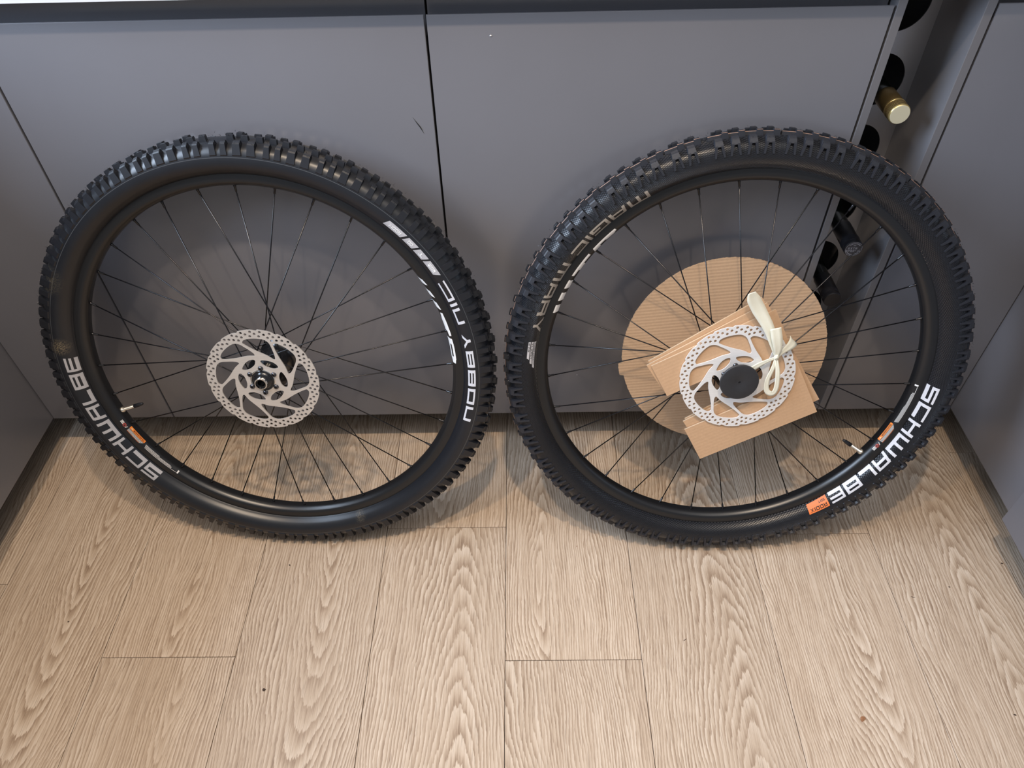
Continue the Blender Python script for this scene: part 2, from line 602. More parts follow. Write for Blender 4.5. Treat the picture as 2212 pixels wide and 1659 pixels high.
# where the loops of the grain centre on the planks in view (x from the plank's middle, y in the room)
hearts = {(-4, -1.05): (0.03, -0.10), (-3, -0.4620): (0.0, -0.28), (-3, -2.6): (0.035, -0.44), (-2, -1.35): (0.02, -0.10), (-1, -0.2103): (-0.02, 0.3),
          (-1, -1.7): (0.035, -0.95), (0, -0.4719): (-0.05, -0.32), (0, -2.6): (-0.12, -0.9), (1, -1.25): (0.04, -0.85), (2, -1.72): (0.03, -0.36),
          (2, -0.2319): (0.02, 0.2), (3, -0.98): (0.03, -0.75), (4, -1.5): (0.0, -0.4)}
rp = random.Random(11)
for k in range(-8, 8):
    ys = sorted([-2.6] + joints.get(k, []) + [0.62])
    for ya, yb in zip(ys, ys[1:]):
        g = 0.00045
        w2, l2 = PW / 2 - g, (yb - ya) / 2 - g
        me = box_mesh('plank', -w2, w2, -l2, l2, -0.008, 0.0, 0.00035, 1)
        o = new_obj('plank', me, M['oak'], floor)
        o.location = ((k + 0.5) * PW, (ya + yb) / 2, 0)
        hx, hy = hearts.get((k, ya), (rp.uniform(-0.2, 0.2), rp.uniform(-1.2, 1.0)))
        o.color = (hx / 0.5 + 0.5, (hy - (ya + yb) / 2) / 3.0 + 0.5, rp.random(), 1)

# ------------------------------------------------------------------ CABINETS
ZB, ZT = 0.093, 0.8600


def j_profile(y0=0.0):
    """handle-less door: flat front with a finger groove behind the top lip (y, z)"""
    pts = [(0.0008, ZB), (0.0, ZB + 0.0008), (0.0, ZT - 0.0015), (0.0006, ZT - 0.0004), (0.0018, ZT), (0.0032, ZT - 0.0006), (0.0040, ZT - 0.003)]
    for i in range(0, 9):
        a = math.pi + math.pi * 0.5 * i / 8
        pts.append((0.0135 + 0.0095 * math.cos(a), 0.842 + 0.0120 * math.sin(a)))
    for i in range(1, 7):
        a = 1.5 * math.pi + math.pi * 0.5 * i / 6
        pts.append((0.0135 + 0.0075 * math.cos(a), 0.842 + 0.0120 * math.sin(a)))
    pts += [(0.0218, 0.865), (0.0215, 0.8870), (0.0240, 0.8870), (0.0240, ZB)]
    return [(y + y0, z) for y, z in pts]


def front(name, x0, x1, parent=None):
    me = extrude_profile(name, j_profile(), x0, x1)
    bm = bmesh.new()
    bm.from_mesh(me)
    es = [e for e in bm.edges if abs(e.verts[0].co.y) < 0.001 and abs(e.verts[1].co.y) < 0.001 and abs(e.verts[0].co.x - e.verts[1].co.x) < 1e-6]
    bmesh.ops.bevel(bm, geom=es, offset=0.0006, segments=2, affect='EDGES')
    bm.to_mesh(me)
    bm.free()
    for p in me.polygons:
        p.use_smooth = True
    sharp(me, 30)
    return new_obj(name, me, M['paint'], parent)


XL, XC, XW1, XW2, XLC, XRC = -0.6783, -0.0843, 0.5152, 0.6442, -0.928, 0.8955
gp = 0.0016


def base_cabinet(x0, x1, label):
    e = empty('base_cabinet', ((x0 + x1) / 2, 0.3, 0))
    b = new_obj('carcass', box_mesh('carcass', x0 + 0.001, x1 - 0.001, 0.0265, 0.58, 0.10, 0.885), M['carcass'])
    f = front('door', x0 + gp, x1 - gp)
    for c in (b, f):
        c.parent = e
        c.matrix_parent_inverse = e.matrix_basis.inverted()
    tag(e, label, 'cabinet', 'grey base cabinets along the back')
    return e


cab_a = base_cabinet(XL, XC, 'grey handleless base cabinet door behind the wheel with the bare brake disc')
cab_b = base_cabinet(XC, XW1, 'grey handleless base cabinet door left of the wine rack, behind the cardboard disc')


def mark(cab, name, pts, rad, m):
    door = [c for c in cab.children if c.name.startswith('door')][0]
    o = new_obj(name, tube(name, pts, rad, 5), m)
    o.parent = door
    o.matrix_parent_inverse = (cab.matrix_basis @ cab.matrix_basis.inverted()).inverted()
    return o


mark(cab_a, 'scratch', [(-0.1155, -0.0001, 0.7235), (-0.1098, -0.0001, 0.7140), (-0.1062, -0.0001, 0.7085), (-0.1020, -0.0001, 0.6990)], [0.0001, 0.0006, 0.0007, 0.0001], M['black_print'])
mark(cab_b, 'paint_chip', [(-0.0020, -0.0001, 0.8325), (-0.0007, -0.0001, 0.8332), (0.0008, -0.0001, 0.8325)], [0.0005, 0.0011, 0.0005], M['white_print'])
mark(cab_b, 'paint_chip', [(0.1395, -0.0001, 0.2010), (0.1405, -0.0001, 0.2015)], [0.0008, 0.0008], M['pale_print'])
fl = front('filler_panel', XLC + 0.0020, XL - gp)
tag(fl, 'plain grey infill panel in the left back corner beside the left wheel', 'panel')
fr = front('filler_panel', XW2 + gp, XRC - 0.0020)
tag(fr, 'plain grey infill panel right of the wine rack, up to the corner', 'panel')


def side_cab(x_face, sgn, y0, y1, label, z0=ZB):
    """cabinet run along the side of the room; sgn = +1 faces +x"""
    e = empty('base_cabinet', (x_face - sgn * 0.3, (y0 + y1) / 2, 0))
    a, b = sorted((x_face, x_face - sgn * 0.021))
    f = new_obj('door', box_mesh('door', a, b, y0 + gp, (0.0235 if y1 == 0.0 else y1 - 0.0005), z0, 0.865, 0.0008, 2), M['paint'])
    a, b = sorted((x_face - sgn * 0.0235, x_face - sgn * 0.58))
    c = new_obj('carcass', box_mesh('carcass', a, b, y0, y1 - 0.001, 0.10, 0.885), M['carcass'])
    kids = [f, c]
    if y1 == 0.0:
        a, b = sorted((x_face - sgn * 0.0225, x_face + sgn * 0.022))  # unseen block added behind the corner gap to stop light leaking through
        kids.append(new_obj('corner_light_block', box_mesh('corner_light_block', a, b, 0.0250, 0.0945, 0.094, 0.885), M['carcass']))
    for o in kids:
        o.parent = e
        o.matrix_parent_inverse = e.matrix_basis.inverted()
    tag(e, label, 'cabinet')
    return e


side_cab(XLC, 1, -0.62, 0.0, 'dark grey side cabinet along the left edge')
side_cab(XRC, -1, -0.262, 0.0, 'grey side cabinet on the right, next to the back corner')
side_cab(0.8765, -1, -0.90, -0.2635, 'lighter grey side cabinet standing slightly proud at the right edge')

# worktop, one continuous slab along three sides
wt = bmesh.new()
for (x0, x1, y0, y1) in ((-1.55, 1.52, -0.020, 0.62), (-1.55, XLC + 0.02, -1.3, -0.0202), (XRC - 0.035, 1.52, -1.3, -0.0202)):
    r = bmesh.ops.create_cube(wt, size=1.0)
    for v in r['verts']:
        v.co = Vector(((x0 + x1) / 2 + v.co.x * (x1 - x0), (y0 + y1) / 2 + v.co.y * (y1 - y0), 0.9050 + v.co.z * 0.030))
me = bpy.data.meshes.new('worktop')
wt.to_mesh(me)
wt.free()
tag(new_obj('worktop', me, M['worktop']), 'pale worktop edge above the grey doors at the top left', 'worktop')

tag(new_obj('wall_back', box_mesh('wall_back', -1.55, 1.52, 0.621, 0.66, -0.03, 2.45), M['wall']), 'white painted wall behind the worktop', kind='structure')

# kickboards, set back under the doors
for i, (x0, x1, y0, y1, n) in enumerate(((XLC - 0.095, XRC + 0.095, 0.0955, 0.110, 'trim_1'), (XLC - 0.11, XLC - 0.096, -0.62, 0.095, 'trim_2'),
                                         (XRC + 0.096, XRC + 0.11, -0.90, 0.095, 'trim_3'))):
    tag(new_obj(n, box_mesh(n, x0, x1, y0, y1, 0.0004, 0.0995, 0.001, 1), M['kick']), 'grey kickboard set back under the cabinets', kind='structure')

# ------------------------------------------------------------------ WINE RACK
wr = empty('wine_rack', (0.58, 0.3, 0))


def wr_part(name, me, m):
    o = new_obj(name, me, m)
    o.parent = wr
    o.matrix_parent_inverse = wr.matrix_basis.inverted()
    return o


wr_part('side_panel', box_mesh('side_panel', 0.5170, 0.5287, 0.0, 0.58, ZB, 0.888, 0.0007, 2), M['paint_edge'])
wr_part('side_panel', box_mesh('side_panel', 0.6303, 0.6425, 0.0, 0.58, ZB, 0.888, 0.0007, 2), M['paint_edge'])
wr_part('back_panel', box_mesh('back_panel', 0.5289, 0.6301, 0.56, 0.579, 0.1245, 0.888), M['carcass'])
wr_part('bottom_panel', box_mesh('bottom_panel', 0.5289, 0.6301, 0.002, 0.579, ZB, 0.108, 0.0005, 1), M['paint_edge'])
hz = [0.827 - 0.110 * i for i in range(7)]
loops = [[(0.5288, 0.109), (0.6302, 0.109), (0.6302, 0.888), (0.5288, 0.888)]]
for z in hz:
    loops.append([(0.575 + 0.040 * math.cos(2 * math.pi * i / 40), z + 0.040 * math.sin(2 * math.pi * i / 40)) for i in range(40)])
pm = plate('rack_plate', loops, 0.002)
pm.transform(Matrix(((1, 0, 0, 0), (0, 0, -1, 0.1085), (0, 1, 0, 0), (0, 0, 0, 1))))
wr_part('rack_plate', pm, M['steel'])
pm2 = pm.copy()
o = wr_part('rack_plate', pm2, M['steel'])
o.location = (0, 0.28, 0)
tag(wr, 'narrow open wine rack between grey panels, steel plate with round holes', 'wine rack')


def bottle(z, y_face, kind, label):
    x = 0.572
    e = empty('wine_bottle', (x, y_face, z))
    # profile along local Z (Z axis -> world +Y, into the rack); face of the cap at 0
    def lt(name, prof, m, seg=40):
        me = lathe(name, prof, seg)
        me.transform(Matrix(((1, 0, 0, 0), (0, 0, 1, 0), (0, -1, 0, 0), (0, 0, 0, 1))))
        return new_obj(name, me, m, e)
    if kind == 'gold':
        lt('bottle_body', [(0.0130, 0.058), (0.0138, 0.09), (0.0145, 0.115), (0.022, 0.150), (0.034, 0.180), (0.0372, 0.205), (0.0372, 0.31), (0.034, 0.318), (0.0001, 0.316)], M['glass_dark'])
        prof = [(0.0131, 0.0), (0.0142, 0.0008), (0.0148, 0.0022)]
        for k in range(4):
            a = 0.0040 + 0.0030 * k
            prof += [(0.0148, a), (0.0134, a + 0.0007), (0.0134, a + 0.0016), (0.0148, a + 0.0022)]
        prof += [(0.0149, 0.0175), (0.0153, 0.0180), (0.0153, 0.0195), (0.0147, 0.0205), (0.0146, 0.058), (0.0131, 0.0585)]
        cap = lt('screw_cap', prof, M['gold'])
        for a0 in (0.0046, 0.0076, 0.0106, 0.0136, 0.0165):
            g = lathe('cap_groove', [(0.0147, a0), (0.01515, a0 + 0.0002), (0.01515, a0 + 0.0010), (0.0147, a0 + 0.0012)], 40)
            g.transform(Matrix(((1, 0, 0, 0), (0, 0, 1, 0), (0, -1, 0, 0), (0, 0, 0, 1))))
            new_obj('cap_groove', g, M['bronze'], cap)
        g = lathe('cap_sleeve', [(0.0147, 0.0215), (0.0149, 0.0218), (0.0149, 0.0575), (0.0147, 0.058)], 40)
        g.transform(Matrix(((1, 0, 0, 0), (0, 0, 1, 0), (0, -1, 0, 0), (0, 0, 0, 1))))
        new_obj('cap_sleeve', g, M['bronze'], cap)
        t = lathe('cap_top', [(0.0001, 0.0), (0.0132, 0.0), (0.0136, 0.0003)], 40)
        t.transform(Matrix(((1, 0, 0, 0), (0, 0, 1, -0.0001), (0, -1, 0, 0), (0, 0, 0, 1))))
        new_obj('cap_top', t, M['gold_pale'], cap)
    else:
        lt('bottle_body', [(0.0132, 0.050), (0.0140, 0.09), (0.0145, 0.105), (0.022, 0.140), (0.034, 0.172), (0.0372, 0.200), (0.0372, 0.31), (0.034, 0.318), (0.0001, 0.316)], M['glass_dark'])
        prof = [(0.0001, 0.0), (0.0136, 0.0), (0.0146, 0.0008), (0.0150, 0.0022), (0.0150, 0.0080), (0.0145, 0.0088), (0.0145, 0.0096), (0.0150, 0.0105),
                (0.0150, 0.0180), (0.0153, 0.0186), (0.0153, 0.0200), (0.0147, 0.0210), (0.0147, 0.060), (0.0133, 0.0605)]
        cap = lt('foil_capsule', prof, M['foil'])
        if kind == 'special':
            t = lathe('capsule_end', [(0.0001, 0.0), (0.0134, 0.0)], 40)
            t.transform(Matrix(((1, 0, 0, 0), (0, 0, 1, -0.0002), (0, -1, 0, 0), (0, 0, 0, 1))))
            new_obj('capsule_end', t, M['capsule_end'], cap)
            quads = []
            for txt, sz, yc in (('EXTRA', 0.0036, 0.0014), ('SPECIAL', 0.0036, -0.0036)):
                qs, w = layout(txt, w=0.80, gap=0.28, t=0.2, v=0.22)
                quads += [[((px - w / 2) * sz, (py - 0.5) * sz + yc) for px, py in q] for q in qs]
            for rr, a0, a1 in ((0.0112, 35, 145), (0.0112, 215, 325)):
                for k in range(11):
                    a, b = R(a0 + (a1 - a0) * k / 11), R(a0 + (a1 - a0) * (k + 0.6) / 11)
                    quads.append([(rr * math.cos(a), rr * math.sin(a)), (rr * math.cos(b), rr * math.sin(b)),
                                  ((rr - 0.0014) * math.cos(b), (rr - 0.0014) * math.sin(b)), ((rr - 0.0014) * math.cos(a), (rr - 0.0014) * math.sin(a))])
            for k in range(48):
                a, b = R(k * 7.5), R(k * 7.5 + 7.5)
                quads.append([(0.0131 * math.cos(a), 0.0131 * math.sin(a)), (0.0131 * math.cos(b), 0.0131 * math.sin(b)),
                              (0.0127 * math.cos(b), 0.0127 * math.sin(b)), (0.0127 * math.cos(a), 0.0127 * math.sin(a))])
            quads.append(_q(-0.002, 0.0062, 0.002, 0.0072))
            new_obj('capsule_print', map_quads('capsule_print', quads, lambda px, py: (px, -0.0004, py), 1, 1), M['pale_print'], cap)
    tag(e, label, 'bottle', 'bottles lying in the wine rack')
    return e


bottle(0.7143, 0.0, 'gold', 'wine bottle with gold screw cap poking out of the rack')
bottle(0.4945, -0.0125, 'special', 'dark wine bottle whose black cap reads EXTRA SPECIAL')
bottle(0.3845, -0.0075, 'plain', 'lowest dark bottle with plain black cap, just above the cardboard disc')

# ------------------------------------------------------------------ WHEELS
WHEEL = {
    'L': dict(C=(-0.3776417, -0.1216583, 0.3591492), ex=(0.9995020, -0.0315569, 0.0), ey=(0.0084496, 0.2676252, 0.9634861), n=(-0.0304046, -0.9630062, 0.2677585)),
    'R': dict(C=(0.3758178, -0.1328543, 0.3565033), ex=(0.9995575, -0.0297446, 0.0), ey=(0.0089529, 0.3008587, 0.9536267), n=(-0.0283653, -0.9532048, 0.3009919)),
}


def wheel_matrix(k):
    w = WHEEL[k]
    ex, ey, n, C = w['ex'], w['ey'], w['n'], w['C']
    return Matrix(((ex[0], ey[0], n[0], C[0]), (ex[1], ey[1], n[1], C[1]), (ex[2], ey[2], n[2], C[2]), (0, 0, 0, 1)))


CAS = [(0.3165, 0.0130), (0.3180, 0.0155), (0.3203, 0.0195), (0.3245, 0.0247), (0.3305, 0.0288), (0.3375, 0.0306), (0.3450, 0.0304),
       (0.3510, 0.0286), (0.3560, 0.0252), (0.3605, 0.0195), (0.3638, 0.0125), (0.3655, 0.0060), (0.3660, 0.0)]
CASD = [(v.x, v.y) for v in spline([(r, a, 0) for r, a in CAS], 6)]


def a_of_r(r):
    for (r0, a0), (r1, a1) in zip(CASD, CASD[1:]):
        if r0 <= r <= r1:
            return a0 + (a1 - a0) * (r - r0) / max(1e-9, r1 - r0)
    return CASD[0][1]


RIM_HALF = [(0.2990, 0.0), (0.2990, 0.0050), (0.2994, 0.0066), (0.3012, 0.0095), (0.3034, 0.0124), (0.3050, 0.0136), (0.3072, 0.0143),
            (0.3110, 0.0146), (0.3150, 0.0147), (0.3172, 0.0148), (0.3182, 0.0144), (0.3184, 0.0130), (0.3170, 0.0120)]


def rim_uv(u):
    """u 0..1 across the visible inner slope of the rim -> (r, a)"""
    seg = RIM_HALF[1:7]
    ln = [0.0]
    for p, q in zip(seg, seg[1:]):
        ln.append(ln[-1] + math.hypot(q[0] - p[0], q[1] - p[1]))
    s = u * ln[-1]
    for i in range(len(seg) - 1):
        if s <= ln[i + 1] + 1e-9:
            f = (s - ln[i]) / (ln[i + 1] - ln[i])
            return seg[i][0] + (seg[i + 1][0] - seg[i][0]) * f, seg[i][1] + (seg[i + 1][1] - seg[i][1]) * f
    return seg[-1]


def on_tire(deg, r, off=0.0003):
    a = a_of_r(r)
    a2 = a_of_r(min(r + 0.0005, 0.35))
    nr, na = -(a2 - a), 0.0005
    l = math.hypot(nr, na)
    rr, aa = r + nr / l * off, a + na / l * off
    return (rr * math.cos(R(deg)), rr * math.sin(R(deg)), aa)


def tire_word(tire, text, a0, a1, r_in, r_out, m, w=1.7, gap=0.2, space=0.8, t=0.22, v=0.30, wide=None, slant=0.0, off=0.0003, name='lettering'):
    """text from angle a0 to a1; clockwise text has its tops outward, counter-clockwise text inward"""
    quads, W_ = layout(text, w, gap, space, t, v, wide, slant)
    cw = a1 < a0

    def fn(x, y):
        ang = a0 + (a1 - a0) * x / W_
        r = r_in + (r_out - r_in) * (y if cw else 1 - y)
        return on_tire(ang, r, off)
    return new_obj(name, map_quads(name, quads, fn, 4, 4), m, tire)


def tire_patch(tire, quads, m, off, name):
    """quads in (deg, r)"""
    return new_obj(name, map_quads(name, quads, lambda x, y: on_tire(x, y, off), 5, 4), m, tire)


def rim_patch(rim, quads, m, off=0.00025, name='sticker', nu=6):
    def fn(x, y):
        r, a = rim_uv(y)
        r2, a2 = rim_uv(min(1.0, y + 0.02))
        r1, a1 = rim_uv(max(0.0, y - 0.02))
        tr, ta = r2 - r1, a2 - a1
        l = math.hypot(tr, ta)
        rr, aa = r - ta / l * off, a + tr / l * off
        return (rr * math.cos(R(x)), rr * math.sin(R(x)), aa)
    return new_obj(name, map_quads(name, quads, fn, nu, 4), m, rim)


def knob_mesh(name, prof, w_base, w_top, mats=1):
    """prof: list of (r, a, s) with s 0 at the base, 1 at the top: width follows s. Extruded tangentially about +X."""
    n = len(prof)
    vs_ = []
    for sgn in (-1, 1):
        for r, a, s in prof:
            w = (w_base + (w_top - w_base) * s) / 2
            vs_.append((r, sgn * w, a))
    fs = [list(range(n)), list(range(2 * n - 1, n - 1, -1))]
    for i in range(n):
        j = (i + 1) % n
        fs.append([i, j, n + j, n + i])
    return mesh(name, vs_, fs)


def mirror_a(me, name):
    c = me.copy()
    c.name = name
    c.transform(Matrix.Diagonal((0.9945, 1, -0.87, 1)))
    c.flip_normals()
    return c


def place_knobs(tire, items, m, name='tread_knob'):
    for me, deg in items:
        o = bpy.data.objects.new(name, me)
        col.objects.link(o)
        if not me.materials:
            for mm in (m if isinstance(m, list) else [m]):
                me.materials.append(mm)
        o.parent = tire
        o.rotation_euler = (0, 0, R(deg))


def join_knobs(tire, items, m, name='far_tread_knobs'):
    vs_, fs = [], []
    for me, deg in items:
        rot = Matrix.Rotation(R(deg), 4, 'Z')
        b = len(vs_)
        vs_ += [tuple(rot @ v.co) for v in me.vertices]
        fs += [[b + i for i in p.vertices] for p in me.polygons]
    me = bpy.data.meshes.new(name)
    me.from_pydata(vs_, [], fs)
    me.update()
    o = new_obj(name, me, m, tire)
    o['kind'] = 'stuff'
    return o


# ---- brake rotor outline
def rotor_mesh(name, rot=0.0):
    out = []
    for k in range(18):
        for i in range(12):
            t = i / 12
            if t < 0.62:
                r = 0.0903 - 0.0004 * t
            else:
                r = 0.09005 - 0.0021 * (0.5 - 0.5 * math.cos(math.pi * (t - 0.62) / 0.38))
            out.append(pol2(r, 6 - 20 * k - 20 * t + rot))
    loops = [out]
    win = [(69.5, 1.0), (72.0, 0.2), (74.2, -2.5), (75.0, -9), (75.0, -18), (74.6, -26), (72.5, -31), (68.5, -35.0), (62, -39.0), (55.5, -43.8), (50.0, -48.2),
           (47.3, -49.6), (45.2, -49.2), (44.9, -46.0), (47.3, -34), (52.8, -15.5), (60.5, -5.2), (66.5, -0.5)]
    for k in range(9):
        pts = [Vector(pol2(r / 1000, 26 + 40 * k + a + rot)).to_3d() for r, a in win]
        loops.append([(p.x, p.y) for p in spline(pts, 3, True)])
    oval = [(34.0, 86.5), (36.6, 84.5), (38.0, 73), (39.2, 62), (39.6, 53), (38.9, 44), (36.8, 40.2), (33.5, 41.5), (29.8, 46.5), (27.4, 58), (27.2, 70), (29.8, 81)]
    for k in range(6):
        pts = [Vector(pol2(r / 1000, a + 60 * k + rot)).to_3d() for r, a in oval]
        loops.append([(p.x, p.y) for p in spline(pts, 3, True)])
    hol = []
    for k in range(36):
        hol += [(86.6, 93.4 + 10 * k), (82.9, 89.2 + 10 * k), (79.1, 94.6 + 10 * k)]
    for k in range(9):
        hol.append((75.7, 69.7 + 40 * k))
    for r, a in hol:
        c = pol2(r / 1000, a + rot)
        loops.append([(c[0] + 0.00225 * math.cos(2 * math.pi * i / 10), c[1] + 0.00225 * math.sin(2 * math.pi * i / 10)) for i in range(10)])
    inner = []
    for i in range(144):
        a = 2.5 * i
        inner.append(pol2(0.0183 + 0.0013 * math.cos(R(6 * (a - rot))) * -1, a))
    loops.append(inner)
    return plate(name, loops, 0.0018)


def build_wheel(key, label, tire_mat, rotor_mat, rotor_a, rotor_rot, spoke_phase, near_even, sign_of, an, af, valve_deg):
    e = empty('bicycle_wheel')
    e.matrix_world = wheel_matrix(key)
    tag(e, label, 'wheel', 'bicycle wheels leaning on the cabinet doors')
    # tyre casing
    half = CASD
    prof = half + [(r, -a) for r, a in reversed(half[:-1])]
    prof += [(0.3150, -0.0110), (0.3150, 0.0110)]
    tire = new_obj('tire', lathe('tire', prof, 240, True, True, 50), tire_mat, e)
    # rim
    prof = [(r, -a) for r, a in reversed(RIM_HALF[1:])] + RIM_HALF + [(0.3120, 0.0110), (0.3100, 0.0), (0.3120, -0.0110)]
    rim = new_obj('rim', lathe('rim', prof, 240, True, True, 40), M['rim'], e)
    # hub
    hub_p = [(0.0001, -0.052), (0.0095, -0.052), (0.0095, -0.046), (0.0155, -0.045), (0.0175, -0.041), (0.0250, -0.0375), (0.0318, -0.0345), (0.0325, -0.0325), (0.0322, -0.0300),
             (0.0300, -0.0285), (0.0235, -0.0235), (0.0185, -0.0140), (0.0165, 0.0), (0.0170, 0.0140), (0.0210, 0.0220), (0.0290, 0.0262), (0.0322, 0.0275),
             (0.0325, 0.0295), (0.0315, 0.0310), (0.0240, 0.0335), (0.0225, 0.0360), (0.0240, rotor_a - 0.004), (0.0265, rotor_a - 0.0012), (0.0120, rotor_a - 0.0011), (0.0001, rotor_a - 0.0011)]
    hub = new_obj('hub', lathe('hub', hub_p, 72, False, True, 30), M['black_metal'], e)
    # rotor
    rm_ = rotor_mesh('brake_rotor', rotor_rot)
    rm_.transform(Matrix.Translation((0, 0, rotor_a)))
    rotor = new_obj('brake_rotor', rm_, rotor_mat, e)
    bolt = lathe('rotor_bolt', [(0.0001, 0.0008), (0.0015, 0.0008), (0.0017, 0.0027), (0.0029, 0.0026), (0.0040, 0.0015), (0.0043, 0.0)], 18, False, True, 40)
    for k in range(6):
        o = new_obj('rotor_bolt', bolt, M['bolt'], rotor)
        p = pol2(0.0222, 30 + 60 * k + rotor_rot)
        o.location = (p[0], p[1], rotor_a + 0.0009)
    # spokes with nipples
    for k in range(32):
        side = near_even(k)
        sg = sign_of(k)
        th = spoke_phase + 11.25 * k
        h = th + 67.5 * sg
        az = an if side else af
        off = 0.0016 * (1 if sg > 0 else -1) * (1 if side else -1)
        H_ = Vector((*pol2(0.0290, h), az + off))
        N_ = Vector((*pol2(0.3000, th), 0.0012 if side else -0.0012))
        d = (N_ - H_).normalized()
        J = H_ + d * 0.004
        sp_ = new_obj('spoke', tube('spoke', [H_ - Vector((0, 0, off * 1.6)), H_ + d * 0.001, J, H_ + d * 0.05, N_], [0.00105, 0.00105, 0.00105, 0.00098, 0.00098], 6), M['spoke'], e)
        new_obj('nipple', tube('nipple', [N_ - d * 0.0115, N_ - d * 0.0112, N_ - d * 0.0045, N_ - d * 0.0038, N_ + d * 0.001], [0.0014, 0.0017, 0.0017, 0.0022, 0.0024], 8), M['spoke'], sp_)
    # valve
    vd = Vector((*pol2(1, valve_deg), 0))
    val = new_obj('valve_stem', tube('valve_stem', [vd * 0.3005, vd * 0.2966, vd * 0.2964, vd * 0.2955, vd * 0.2953, vd * 0.272], [0.0052, 0.0050, 0.0046, 0.0044, 0.0028, 0.0027], 14), M['brass'], e)
    new_obj('valve_cap', tube('valve_cap', [vd * 0.2745, vd * 0.2743, vd * 0.265, vd * 0.2600, vd * 0.2575, vd * 0.2565], [0.0030, 0.0035, 0.0034, 0.0026, 0.0022, 0.0012], 12), M['black_rubber'], val)
    return e, tire, rim, hub, rotor


# ---------------- left wheel: square-block tread
wl_e, tL, rimL, hubL, rotL = build_wheel(
    'L', 'left bicycle wheel with bare brake disc and open silver-ringed axle', M['rubber_fine'], M['rotor_warm'], 0.054, 0.0, 1.0,
    lambda k: k % 2 == 0, lambda k: -1 if (k % 4) in (0, 1) else 1, 0.030, -0.030, -161.7)


def side_prof():
    return [(0.3450, 0.0296, 0), (0.3478, 0.0312, 0.15), (0.3622, 0.0286, 0.9), (0.3640, 0.0268, 1), (0.3643, 0.0257, 1), (0.3632, 0.0253, 1), (0.3632, 0.0247, 1), (0.3650, 0.0242, 1),
            (0.3663, 0.0208, 1), (0.3600, 0.0178, 0)]


def crown_prof(a0, a1, top, base=0.3620):
    return [(base, a0 - 0.0008, 0), (top - 0.0004, a0, 1), (top, a0 + 0.0006, 1), (top, a1 - 0.0006, 1), (top - 0.0004, a1, 1), (base, a1 + 0.0008, 0)]


k_long = knob_mesh('tread_knob_long', side_prof(), 0.0122, 0.0096)
k_short = knob_mesh('tread_knob_short', side_prof(), 0.0094, 0.0068)
k_mid = knob_mesh('tread_knob_mid', crown_prof(0.0085, 0.0145, 0.3708, 0.3615), 0.0112, 0.0088)
k_cen = knob_mesh('tread_knob_centre', crown_prof(-0.0045, 0.0045, 0.3722), 0.0105, 0.0082)
kf_long, kf_short, kf_mid = mirror_a(k_long, 'kf1'), mirror_a(k_short, 'kf2'), mirror_a(k_mid, 'kf3')
near, far = [], []
base = 92.46
a = base
cnt = 0
for g_ in range(30):
    for off, kk in ((0, 's'), (-2.50, 's'), (-5.50, 'l'), (-8.75, 'l')):
        ang = base - 12.2 * g_ + off
        if ang < base - 357.0:
            continue
        near.append((k_short if kk == 's' else k_long, ang))
        far.append((kf_short if kk == 's' else kf_long, ang - 1.3))
    for i, off in enumerate((-3.6, -6.75, -10.0, -13.0)):
        ang = base - 12.2 * g_ + off
        if ang < base - 359.5:
            continue
        near.append((k_mid, ang))
        far.append((kf_mid, ang + 1.5))
        if i in (1, 3):
            near.append((k_cen, ang + 1.55))
place_knobs(tL, near[:300], M['black_rubber'])
join_knobs(tL, far + near[300:], M['black_rubber'])

tire_word(tL, 'SCHWALBE', -137.7, -183.8, 0.3188, 0.3348, M['silver_print'], wide={'W': 2.2, 'H': 1.6, 'L': 1.5, 'E': 1.5}, gap=0.28, slant=0.10)
tire_word(tL, 'NOBBY', -15.6, 12.6, 0.3262, 0.3385, M['silver_print_b'], w=1.75, wide={'N': 1.7, 'Y': 1.5}, gap=0.30, slant=-0.10)
tire_word(tL, 'NIC', 15.7, 28.7, 0.3262, 0.3385, M['silver_print_b'], w=1.75, wide={'C': 2.2}, gap=0.30, slant=-0.10)
for (b0, b1, txt) in ((30.9, 35.3, '2'), (35.9, 39.1, 'T'), (39.7, 43.0, 'OO'), (43.7, 49.2, 'ADDIX')):
    sh = 0.5
    tire_patch(tL, [[(b0 + sh, 0.3285), (b1 + sh, 0.3285), (b1 - sh, 0.3390), (b0 - sh, 0.3390)]], M['silver_print'], 0.0003, 'label_box')
    tire_word(tL, txt, b0 + 0.9, b1 - 0.9, 0.3312, 0.3362, M['white_print'], w=1.3, gap=0.25, t=0.2, v=0.26, off=0.0005, slant=-0.1)

# rim graphics
logoL = []
for (a0, a1) in ((32.4, 28.9), (28.3, 24.6), (24.3, 20.4)):
    logoL += [[(a0, 0.05), (a1 + 1.2, 0.25), (a1, 0.95), (a0 - 1.3, 0.80)]]
logoL += [[(19.6, 0.55), (17.4, 0.30), (16.4, 0.95), (19.4, 0.90)], [(17.6, 0.25), (13.6, 0.25), (12.6, 0.98), (17.0, 0.95)], [(13.7, 0.55), (11.6, 0.70), (11.6, 1.0), (13.5, 1.0)],
          [(11.2, 0.05), (9.2, 0.10), (8.4, 1.0), (10.6, 0.95)], [(9.2, 0.72), (3.6, 0.72), (3.4, 1.0), (9.0, 1.0)], [(9.3, 0.08), (4.4, 0.08), (4.4, 0.40), (9.0, 0.40)],
          [(4.6, 0.10), (2.3, 0.40), (2.2, 0.90), (4.4, 1.0)]]
rim_patch(rimL, logoL, M['white_print'], name='rim_logo')


